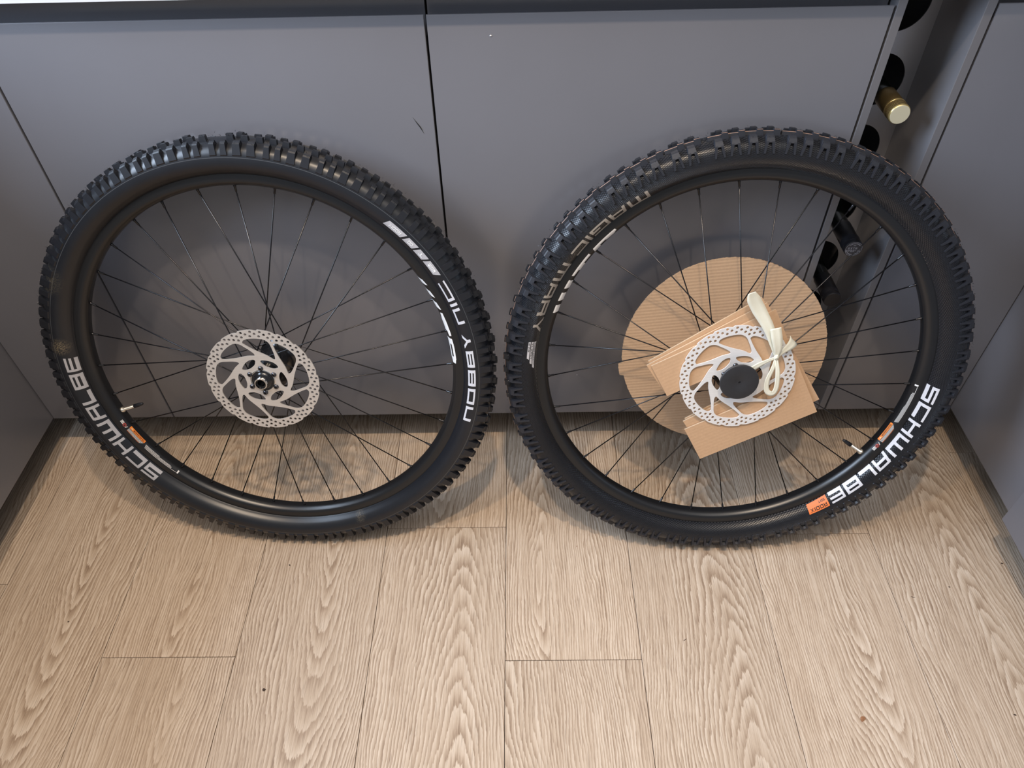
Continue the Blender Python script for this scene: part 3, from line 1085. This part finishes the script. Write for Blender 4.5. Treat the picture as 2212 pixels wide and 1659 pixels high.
def rim_warning(rim, c, s):
    """safety sticker; c = angle of the amber box start, s = +1/-1 reading direction"""
    A = lambda d: c + s * d
    rim_patch(rim, [[(A(0.0), 0.12), (A(7.0), 0.12), (A(7.0), 0.48), (A(0.0), 0.48)]], M['amber'], 0.0002, 'warning_label')
    quads, W_ = layout('WARNING', w=0.9, gap=0.22, t=0.2, v=0.22)
    q2 = [[(A(1.7 + 4.8 * px / W_), 0.40 - 0.20 * py) for px, py in q] for q in quads]
    rim_patch(rim, q2, M['black_print'], 0.0004, 'warning_lettering', 2)
    tri = [[(A(0.5), 0.38), (A(1.3), 0.38), (A(0.95), 0.2), (A(0.85), 0.2)]]
    rim_patch(rim, tri, M['gold_pale'], 0.0004, 'warning_symbol', 2)
    lines, red = [], []
    rnd = random.Random(3)
    for row in range(5):
        y = 0.54 + 0.085 * row
        x = 0.1
        while x < 6.8 - row * 0.25:
            w = rnd.uniform(0.22, 0.5)
            (red if row == 4 else lines).append([(A(x), y), (A(x + w), y), (A(x + w), y + 0.045), (A(x), y + 0.045)])
            x += w + 0.10
    for row in range(5):
        y = 0.42 + 0.10 * row
        x = 7.8 + row * 0.1
        end = (13.5, 18.2, 18.6, 18.9, 21.0)[row]
        while x < end:
            w = rnd.uniform(0.22, 0.5)
            lines.append([(A(x), y), (A(x + w), y), (A(x + w), y + 0.05), (A(x), y + 0.05)])
            x += w + 0.10
    for row in range(3):
        lines.append([(A(-3.6), 0.50 + 0.13 * row), (A(-2.4), 0.50 + 0.13 * row), (A(-2.4), 0.58 + 0.13 * row), (A(-3.6), 0.58 + 0.13 * row)])
    lines.append([(A(-0.7), 0.55), (A(-0.5), 0.55), (A(-0.9), 0.85), (A(-1.1), 0.85)])
    lines.append([(A(21.4), 0.45), (A(21.9), 0.45), (A(21.9), 0.9), (A(21.4), 0.9)])
    rim_patch(rim, lines, M['white_print'], 0.0003, 'sticker_text', 1)
    rim_patch(rim, red, M['orange'], 0.0003, 'sticker_text', 1)
    cx, cy = -1.75, 0.70
    circ = []
    for i in range(16):
        t0, t1 = 2 * math.pi * i / 16, 2 * math.pi * (i + 1) / 16
        for ri, ro in ((0.16, 0.22),):
            circ.append([(A(cx + 2.9 * ro * math.cos(t0)), cy + ro * math.sin(t0)), (A(cx + 2.9 * ro * math.cos(t1)), cy + ro * math.sin(t1)),
                         (A(cx + 2.9 * ri * math.cos(t1)), cy + ri * math.sin(t1)), (A(cx + 2.9 * ri * math.cos(t0)), cy + ri * math.sin(t0))])
    circ.append([(A(cx - 0.42), cy + 0.10), (A(cx - 0.30), cy + 0.15), (A(cx + 0.42), cy - 0.10), (A(cx + 0.30), cy - 0.15)])
    rim_patch(rim, circ, M['red_print'], 0.0004, 'warning_symbol', 1)


rim_warning(rimL, -155.6, 1)

# left hub end: black cone, silver ringed axle
new_obj('hub_end', lathe('hub_end', [(0.0190, 0.0530), (0.0190, 0.0545), (0.0178, 0.0562), (0.0165, 0.0566), (0.0150, 0.0562), (0.0140, 0.0575), (0.0118, 0.0590), (0.0100, 0.0595), (0.0098, 0.0640), (0.0060, 0.0640)], 60), M['black_metal'], hubL)
new_obj('axle_ring', lathe('axle_ring', [(0.0100, 0.0600), (0.0101, 0.0662), (0.0096, 0.0672), (0.0083, 0.0672), (0.0079, 0.0662), (0.0079, 0.0600)], 48), M['chrome'], hubL)
new_obj('axle_bore', lathe('axle_bore', [(0.0079, 0.0655), (0.0077, 0.045), (0.0001, 0.045)], 40), M['black_metal'], hubL)
new_obj('rotor_collar', lathe('rotor_collar', [(0.0172, 0.0532), (0.0200, 0.0532), (0.0200, 0.0552), (0.0188, 0.0557), (0.0172, 0.0552)], 60), M['chrome'], hubL)

# ---------------- right wheel: buttressed shoulder tread
wr_e, tR, rimR, hubR, rotR = build_wheel(
    'R', 'right bicycle wheel with packing cardboard and a black cap over its hub', M['rubber_hatch'], M['rotor_cool'], 0.047, 13.7, 5.0,
    lambda k: k % 2 == 1, lambda k: -1 if (k % 4) in (0, 3) else 1, 0.028, -0.032, -34.4)


def buttress_mesh(name):
    """shoulder block whose two legs run down the sidewall"""
    bm = bmesh.new()
    def slab(prof, y0b, y1b, y0t, y1t):
        n = len(prof)
        vsb = []
        for sgn in (0, 1):
            row = []
            for r, a, s in prof:
                y = (y0b + (y0t - y0b) * s) if sgn == 0 else (y1b + (y1t - y1b) * s)
                row.append(bm.verts.new((r, y, a)))
            vsb.append(row)
        bm.faces.new(vsb[0])
        bm.faces.new(vsb[1][::-1])
        for i in range(n):
            j = (i + 1) % n
            bm.faces.new([vsb[0][i], vsb[0][j], vsb[1][j], vsb[1][i]])
    top = [(0.3540, 0.0272, 0.6), (0.3562, 0.0314, 0.62), (0.3618, 0.0293, 0.95), (0.3634, 0.0277, 1), (0.3637, 0.0266, 1), (0.3626, 0.0262, 1), (0.3626, 0.0257, 1), (0.3645, 0.0252, 1),
           (0.3662, 0.0212, 1), (0.3595, 0.0180, 0.6)]
    slab(top, -0.0076, 0.0076, -0.0050, 0.0050)
    leg = [(0.3405, 0.0302, 0), (0.3412, 0.0322, 0.02), (0.3575, 0.0312, 0.70), (0.3560, 0.0250, 0.68), (0.3430, 0.0296, 0.1)]
    slab(leg, -0.0076, -0.0050, -0.0050, -0.0006)
    slab(leg, 0.0050, 0.0076, 0.0006, 0.0050)
    bmesh.ops.recalc_face_normals(bm, faces=bm.faces)
    me = bpy.data.meshes.new(name)
    bm.to_mesh(me)
    bm.free()
    return me


kb = buttress_mesh('tread_knob_buttress')
kr = knob_mesh('tread_knob_raised', crown_prof(0.0075, 0.0150, 0.3712, 0.3610), 0.0105, 0.0082)
# low connecting ridge with a pale peach edge line
kl = knob_mesh('tread_knob_ridge', [(0.3612, 0.0140, 0), (0.3682, 0.0128, 1), (0.3687, 0.0123, 1), (0.3688, 0.0080, 1), (0.3620, 0.0070, 0)], 0.0206, 0.0198)
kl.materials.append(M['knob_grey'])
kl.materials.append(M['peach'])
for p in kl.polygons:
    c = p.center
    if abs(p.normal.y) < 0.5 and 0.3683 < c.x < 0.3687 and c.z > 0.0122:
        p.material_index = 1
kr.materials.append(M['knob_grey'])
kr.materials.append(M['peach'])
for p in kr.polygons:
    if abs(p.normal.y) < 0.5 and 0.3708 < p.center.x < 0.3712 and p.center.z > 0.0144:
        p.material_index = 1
kc = knob_mesh('tread_knob_centre_r', crown_prof(-0.0050, 0.0050, 0.3722), 0.0100, 0.0078)
kbf, krf, klf = mirror_a(kb, 'kbf'), mirror_a(kr, 'krf'), None
near, far = [], []
base = 100.9
for g_ in range(23):
    for off in (0, -3.6, -7.45, -11.1):
        raw = g_ * 15.93 - off
        if raw > 356.8:
            continue
        ang = base - g_ * 15.93 + off - 4.8 * 0
        near.append((kb, ang))
        near.append((kr, ang - 1.75))
        near.append((kl, ang + 0.35))
        far.append((kbf, ang - 1.9))
        far.append((krf, ang - 0.2))
        far.append((kc, ang - 0.9))
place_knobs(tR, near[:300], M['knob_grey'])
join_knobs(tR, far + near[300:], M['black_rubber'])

tire_word(tR, 'SCHWALBE', -4.7, -51.3, 0.3174, 0.3320, M['silver_print_b'], wide={'W': 2.2, 'H': 1.6, 'L': 1.5, 'E': 1.5}, gap=0.28, slant=0.10)
tire_patch(tR, [[(-52.0, 0.3178), (-58.6, 0.3190), (-59.0, 0.3322), (-52.4, 0.3322)]], M['orange'], 0.0003, 'label_box')
tire_word(tR, 'ADDIX', -52.8, -58.2, 0.3250, 0.3302, M['black_print'], w=1.2, gap=0.3, t=0.2, v=0.24, off=0.0005, slant=0.1)
tire_word(tR, 'SOFT', -52.8, -54.9, 0.3200, 0.3225, M['black_print'], w=1.0, gap=0.3, t=0.22, v=0.24, off=0.0005)
tire_word(tR, 'MAGIC', 119.0, 143.6, 0.3190, 0.3325, M['warm_print'], w=1.75, wide={'M': 2.1, 'G': 2.0}, gap=0.26, slant=-0.10)
tire_word(tR, 'MARY', 146.4, 168.6, 0.3190, 0.3325, M['warm_print'], w=1.75, wide={'M': 2.1}, gap=0.26, slant=-0.10)
for i, (r0, r1, b1, txt) in enumerate(((0.3302, 0.3338, 176.2, 'EVO'), (0.3257, 0.3290, 177.8, 'TLEASY'), (0.3218, 0.3247, 179.3, 'SUPER GRAVITY'))):
    tire_patch(tR, [[(171.25, r0), (b1 + 0.5, r0), (b1, r1), (171.25, r1)]], M['silver_print_b'], 0.0003, 'label_box')
    tire_word(tR, txt, 171.6, (174.2, 176.6, 178.6)[i], r0 + 0.0008, r1 - 0.0008, M['black_print'], w=1.1, gap=0.35, t=0.22, v=0.28, off=0.0005, space=0.5)

logoR = [[(131.2, 0.75), (132.4, 0.35), (132.4, 1.0), (131.4, 1.0)], [(132.4, 0.35), (135.2, 0.40), (135.4, 1.0), (132.4, 1.0)], [(135.2, 0.65), (137.6, 0.65), (137.8, 1.0), (135.3, 1.0)],
         [(137.4, 0.30), (140.0, 0.30), (139.6, 1.0), (137.6, 1.0)],
         [(141.3, 0.62), (144.8, 0.62), (144.8, 1.0), (141.4, 1.0)], [(144.4, 0.25), (147.0, 0.25), (147.0, 1.0), (144.4, 1.0)], [(147.0, 0.58), (149.2, 0.70), (149.4, 1.0), (147.0, 1.0)],
         [(150.6, 0.25), (153.2, 0.12), (153.8, 1.0), (150.9, 1.0)], [(154.8, 0.25), (157.4, 0.12), (158.0, 1.0), (155.2, 1.0)], [(159.0, 0.25), (161.5, 0.12), (162.0, 1.0), (159.4, 1.0)]]
rim_patch(rimR, logoR, M['white_print'], name='rim_logo')
rim_warning(rimR, -27.4, 1)

# ------------------------------------------------------------------ PACKING ON THE RIGHT WHEEL
WM = wheel_matrix('R')


def packed(name, me, m, label, cat, group=None, kids=()):
    o = new_obj(name, me, m)
    o.matrix_world = WM
    tag(o, label, cat, group)
    return o


# round corrugated disc on the far side of the spokes
lp = []
rnd = random.Random(5)
for i in range(540):
    a = i * 2 / 3
    r = 0.1685 + 0.0012 * math.sin(R(2 * a + 40)) + rnd.uniform(-0.0005, 0.0005)
    if 187 <= a <= 194:
        r += 0.0065
    lp.append((-0.0035 + r * math.cos(R(a)), 0.0005 + r * math.sin(R(a))))
hole = [(0.034 * math.cos(2 * math.pi * i / 40), 0.034 * math.sin(2 * math.pi * i / 40)) for i in range(40)]
dm = plate('cardboard_disc', [lp, hole], 0.0040, -0.0395)
packed('cardboard_disc', dm, M['board_disc'], 'round corrugated cardboard disc behind the spokes of the right wheel', 'cardboard')


def sheet(corners, slot, a, label):
    """square board with a slot cut in from its left edge to clear the hub. corners: TL, TR, BR, BL; slot = (s0, s1, depth)"""
    TL, TR, BR, BL = [Vector(c) for c in corners]
    le = BL - TL
    un = (TR - TL).normalized()
    s0, s1, dep = slot
    A, B = TL + le * s0, TL + le * s1
    pts = [TL, TR, BR, BL, B]
    mid = (A + B) / 2 + un * dep
    hw = (B - A) / 2
    for i in range(9):
        t = -math.pi / 2 + math.pi * i / 8
        pts.append(mid + hw * -math.sin(t) + un * hw.length * math.cos(t))
    pts.append(A)
    me = plate('cardboard_sheet', [[(p.x, p.y) for p in pts]], 0.0028, a)
    me.materials.append(M['board_sheet'])
    me.materials.append(M['board_edge'])
    for p in me.polygons:
        if abs(p.normal.z) < 0.5:
            p.material_index = 1
    o = bpy.data.objects.new('cardboard_sheet', me)
    col.objects.link(o)
    o.matrix_world = WM
    tag(o, label, 'cardboard', 'slotted cardboard sheets on the hub')
    return o


sheet([(-0.1360, 0.0175), (0.0433, 0.1150), (0.1375, -0.0630), (-0.0400, -0.1575)], (0.31, 0.67, 0.125), 0.0435, 'front slotted kraft board right behind the right brake disc')
sheet([(-0.1425, 0.0165), (0.0300, 0.1240), (0.1385, -0.0420), (-0.0350, -0.1470)], (0.27, 0.63, 0.125), 0.0395, 'middle slotted kraft board, its corner showing at the lower right')
sheet([(-0.1400, 0.0220), (0.0225, 0.1310), (0.1320, -0.0330), (-0.0330, -0.1430)], (0.28, 0.64, 0.125), 0.0355, 'rearmost slotted kraft board, its edge showing along the top')

# protective cap on the axle
cp = [(0.0001, 0.0650 - 0.0022), (0.0016, 0.0650 - 0.0022), (0.0020, 0.0645), (0.0060, 0.0645), (0.0075, 0.0650), (0.0265, 0.0650), (0.0292, 0.0645), (0.0302, 0.0632), (0.0302, 0.0615),
      (0.0290, 0.0605), (0.0130, 0.0600), (0.0125, 0.0488), (0.0001, 0.0488)]
packed('axle_cap', lathe('axle_cap', cp, 80, False, True, 30), M['cap_plastic'], 'flat round black plastic cap on the right hub axle', 'cap')
new_obj('hub_end', lathe('hub_end', [(0.0190, 0.0465), (0.0188, 0.0484), (0.0001, 0.0484)], 48), M['black_metal'], hubR)


def strip(path, widths, thick=0.0007, up=None, seg=5):
    """flat fabric tape along a 3D path in wheel space; widths at the control points; up = face normal"""
    P = spline(path, seg)
    n = len(P)
    k = len(widths) - 1
    up = Vector(up or (0, 0, 1))
    vs_, fs = [], []
    for i, p in enumerate(P):
        d = (P[min(i + 1, n - 1)] - P[max(i - 1, 0)]).normalized()
        s = d.cross(up)
        if s.length < 0.2:
            s = Vector((d.y, -d.x, 0.001))
        s.normalize()
        nn = s.cross(d).normalized()
        f = i / (n - 1) * k
        j = min(int(f), k - 1)
        w = widths[j] + (widths[j + 1] - widths[j]) * (f - j)
        for u in (-0.5, -0.2, 0.2, 0.5):
            cup = 0.06 * w * (abs(u) * 2) ** 2
            vs_.append(p + s * w * u + nn * (thick / 2 + cup))
        for u in (0.5, 0.2, -0.2, -0.5):
            cup = 0.06 * w * (abs(u) * 2) ** 2
            vs_.append(p + s * w * u + nn * (-thick / 2 + cup))
    for i in range(n - 1):
        for q in range(8):
            q2 = (q + 1) % 8
            fs.append([i * 8 + q, i * 8 + q2, (i + 1) * 8 + q2, (i + 1) * 8 + q])
    fs.append(list(range(8)))
    fs.append([(n - 1) * 8 + q for q in range(8)][::-1])
    return mesh('tape', vs_, fs, True)


rb = empty('tie_tape')
rb.matrix_world = WM
tag(rb, 'cream fabric tape knotted around the right brake disc and boards', 'tape')
KN = (0.0525, 0.0400, 0.0560)
new_obj('tail', strip([KN, (0.0440, 0.0640, 0.0560), (0.0330, 0.0900, 0.0560), (0.0150, 0.1180, 0.0545), (0.0040, 0.1360, 0.0560), (-0.0010, 0.1470, 0.0580)],
                      [0.004, 0.0115, 0.0165, 0.0205, 0.0200, 0.0110]), M['ribbon'], rb)
new_obj('tail', strip([KN, (0.0515, 0.0560, 0.0590), (0.0470, 0.0740, 0.0600), (0.0425, 0.0905, 0.0590)], [0.004, 0.0130, 0.0165, 0.0165]), M['ribbon'], rb)
new_obj('loop', strip([KN, (0.0490, 0.0220, 0.0590), (0.0435, 0.0020, 0.0600), (0.0455, -0.0160, 0.0600), (0.0545, -0.0210, 0.0605), (0.0590, -0.0110, 0.0610), (0.0575, 0.0150, 0.0605), KN],
                      [0.004, 0.0060, 0.0070, 0.0085, 0.0085, 0.0075, 0.0070, 0.004]), M['ribbon'], rb)
new_obj('band', strip([KN, (0.0400, 0.0330, 0.0545), (0.0280, 0.0255, 0.0540), (0.0190, 0.0190, 0.0545)], [0.0040, 0.0060, 0.0085, 0.0090]), M['ribbon'], rb)
new_obj('band', strip([KN, (0.0610, 0.0490, 0.0550), (0.0700, 0.0580, 0.0540), (0.0755, 0.0635, 0.0500), (0.0770, 0.0650, 0.0440)], [0.0040, 0.0070, 0.0130, 0.0170, 0.0170]), M['ribbon'], rb)
kn = lathe('knot', [(0.0001, 0.0042), (0.0026, 0.0034), (0.0042, 0.0006), (0.0036, -0.0024), (0.0001, -0.0036)], 14)
kn.transform(Matrix.Translation(KN) @ Matrix.Rotation(0.6, 4, 'X') @ Matrix.Diagonal((1.0, 1.5, 0.9, 1)))
new_obj('knot', kn, M['ribbon'], rb)

# fine moulding hairs along the tread edges
def hairs(tire, n, seed):
    rr = random.Random(seed)
    vs_, fs = [], []
    for i in range(n):
        th = rr.uniform(0, 2 * math.pi)
        side = rr.choice((1, 1, 1, -1))
        r, a = rr.choice(((0.3630, 0.0280), (0.3665, 0.0215), (0.3705, 0.0145), (0.3705, 0.0090)))
        p = Vector((r * math.cos(th), r * math.sin(th), a * side * (1 if side > 0 else 0.9)))
        out = Vector((math.cos(th), math.sin(th), 0)) * rr.uniform(0.2, 1) + Vector((0, 0, side * rr.uniform(0, 1))) + Vector((-math.sin(th), math.cos(th), 0)) * rr.uniform(-0.6, 0.6)
        out = out.normalized() * rr.uniform(0.0016, 0.0042)
        s1 = out.orthogonal().normalized() * 0.00028
        s2 = out.cross(s1).normalized() * 0.00028
        b = len(vs_)
        vs_ += [p + s1, p - s1 * 0.5 + s2 * 0.87, p - s1 * 0.5 - s2 * 0.87, p + out]
        fs += [[b, b + 1, b + 3], [b + 1, b + 2, b + 3], [b + 2, b, b + 3]]
    me = bpy.data.meshes.new('rubber_hairs')
    me.from_pydata([tuple(v) for v in vs_], [], fs)
    o = new_obj('rubber_hairs', me, M['black_rubber'], tire)
    o['kind'] = 'stuff'


hairs(tL, 900, 21)
hairs(tR, 700, 22)

# ------------------------------------------------------------------ SMALL BITS ON THE FLOOR
def crumb(x, y, sx, sy, sz, m, label, seed, name='crumb', cat='crumb'):
    rr = random.Random(seed)
    bm = bmesh.new()
    bmesh.ops.create_icosphere(bm, subdivisions=1, radius=1.0)
    for v in bm.verts:
        f = rr.uniform(0.7, 1.25)
        v.co = Vector((v.co.x * sx * f, v.co.y * sy * f, max(-0.0002, v.co.z * sz * f)))
    me = bpy.data.meshes.new(name)
    bm.to_mesh(me)
    bm.free()
    o = new_obj(name, me, m)
    o.location = (x, y, 0.0003)
    o.rotation_euler = (0, 0, rr.uniform(0, 6))
    return tag(o, label, cat, 'crumbs scattered on the floor')


crumb(-0.3945, -0.5178, 0.0026, 0.0034, 0.0015, M['crumb'], 'biggest dark crumb on the left half of the floor, near the bottom', 1)
crumb(-0.4014, -0.2886, 0.0022, 0.0013, 0.0010, M['crumb'], 'dark crumb on the floor just below the left tire', 2)
crumb(-0.7701, -0.3966, 0.0014, 0.0021, 0.0010, M['crumb'], 'dark crumb on the leftmost full plank', 3)
crumb(0.7896, -0.3442, 0.0013, 0.0016, 0.0010, M['crumb'], 'tiny dark crumb below the orange label, toward the right', 4)
crumb(0.9039, -0.2981, 0.0018, 0.0018, 0.0010, M['crumb'], 'dark crumb close to the right side cabinet', 5)
crumb(0.8017, -0.5645, 0.0013, 0.0025, 0.0010, M['crumb'], 'dark crumb at the lower right edge of the floor', 6)
crumb(0.1331, -0.2540, 0.0012, 0.0015, 0.0010, M['leaf'], 'reddish crumb below the gap between the two wheels', 7)
crumb(0.5624, -0.5694, 0.0052, 0.0042, 0.0018, M['leaf'], 'curled brown leaf scrap on the floor at the lower right', 8, 'leaf_scrap', 'leaf')
crumb(0.8901, -0.0530, 0.0060, 0.0014, 0.0012, M['straw'], 'pale sliver of debris right of the right tire', 9, 'debris_sliver', 'debris')
crumb(0.7187, -0.3632, 0.0048, 0.0006, 0.0006, M['crumb'], 'thin dark splinter below the letters of the right tire', 10, 'splinter', 'debris')
crumb(0.3061, -0.4381, 0.0045, 0.0005, 0.0005, M['crumb'], 'thin dark splinter in the middle of the right half of the floor', 11, 'splinter', 'debris')
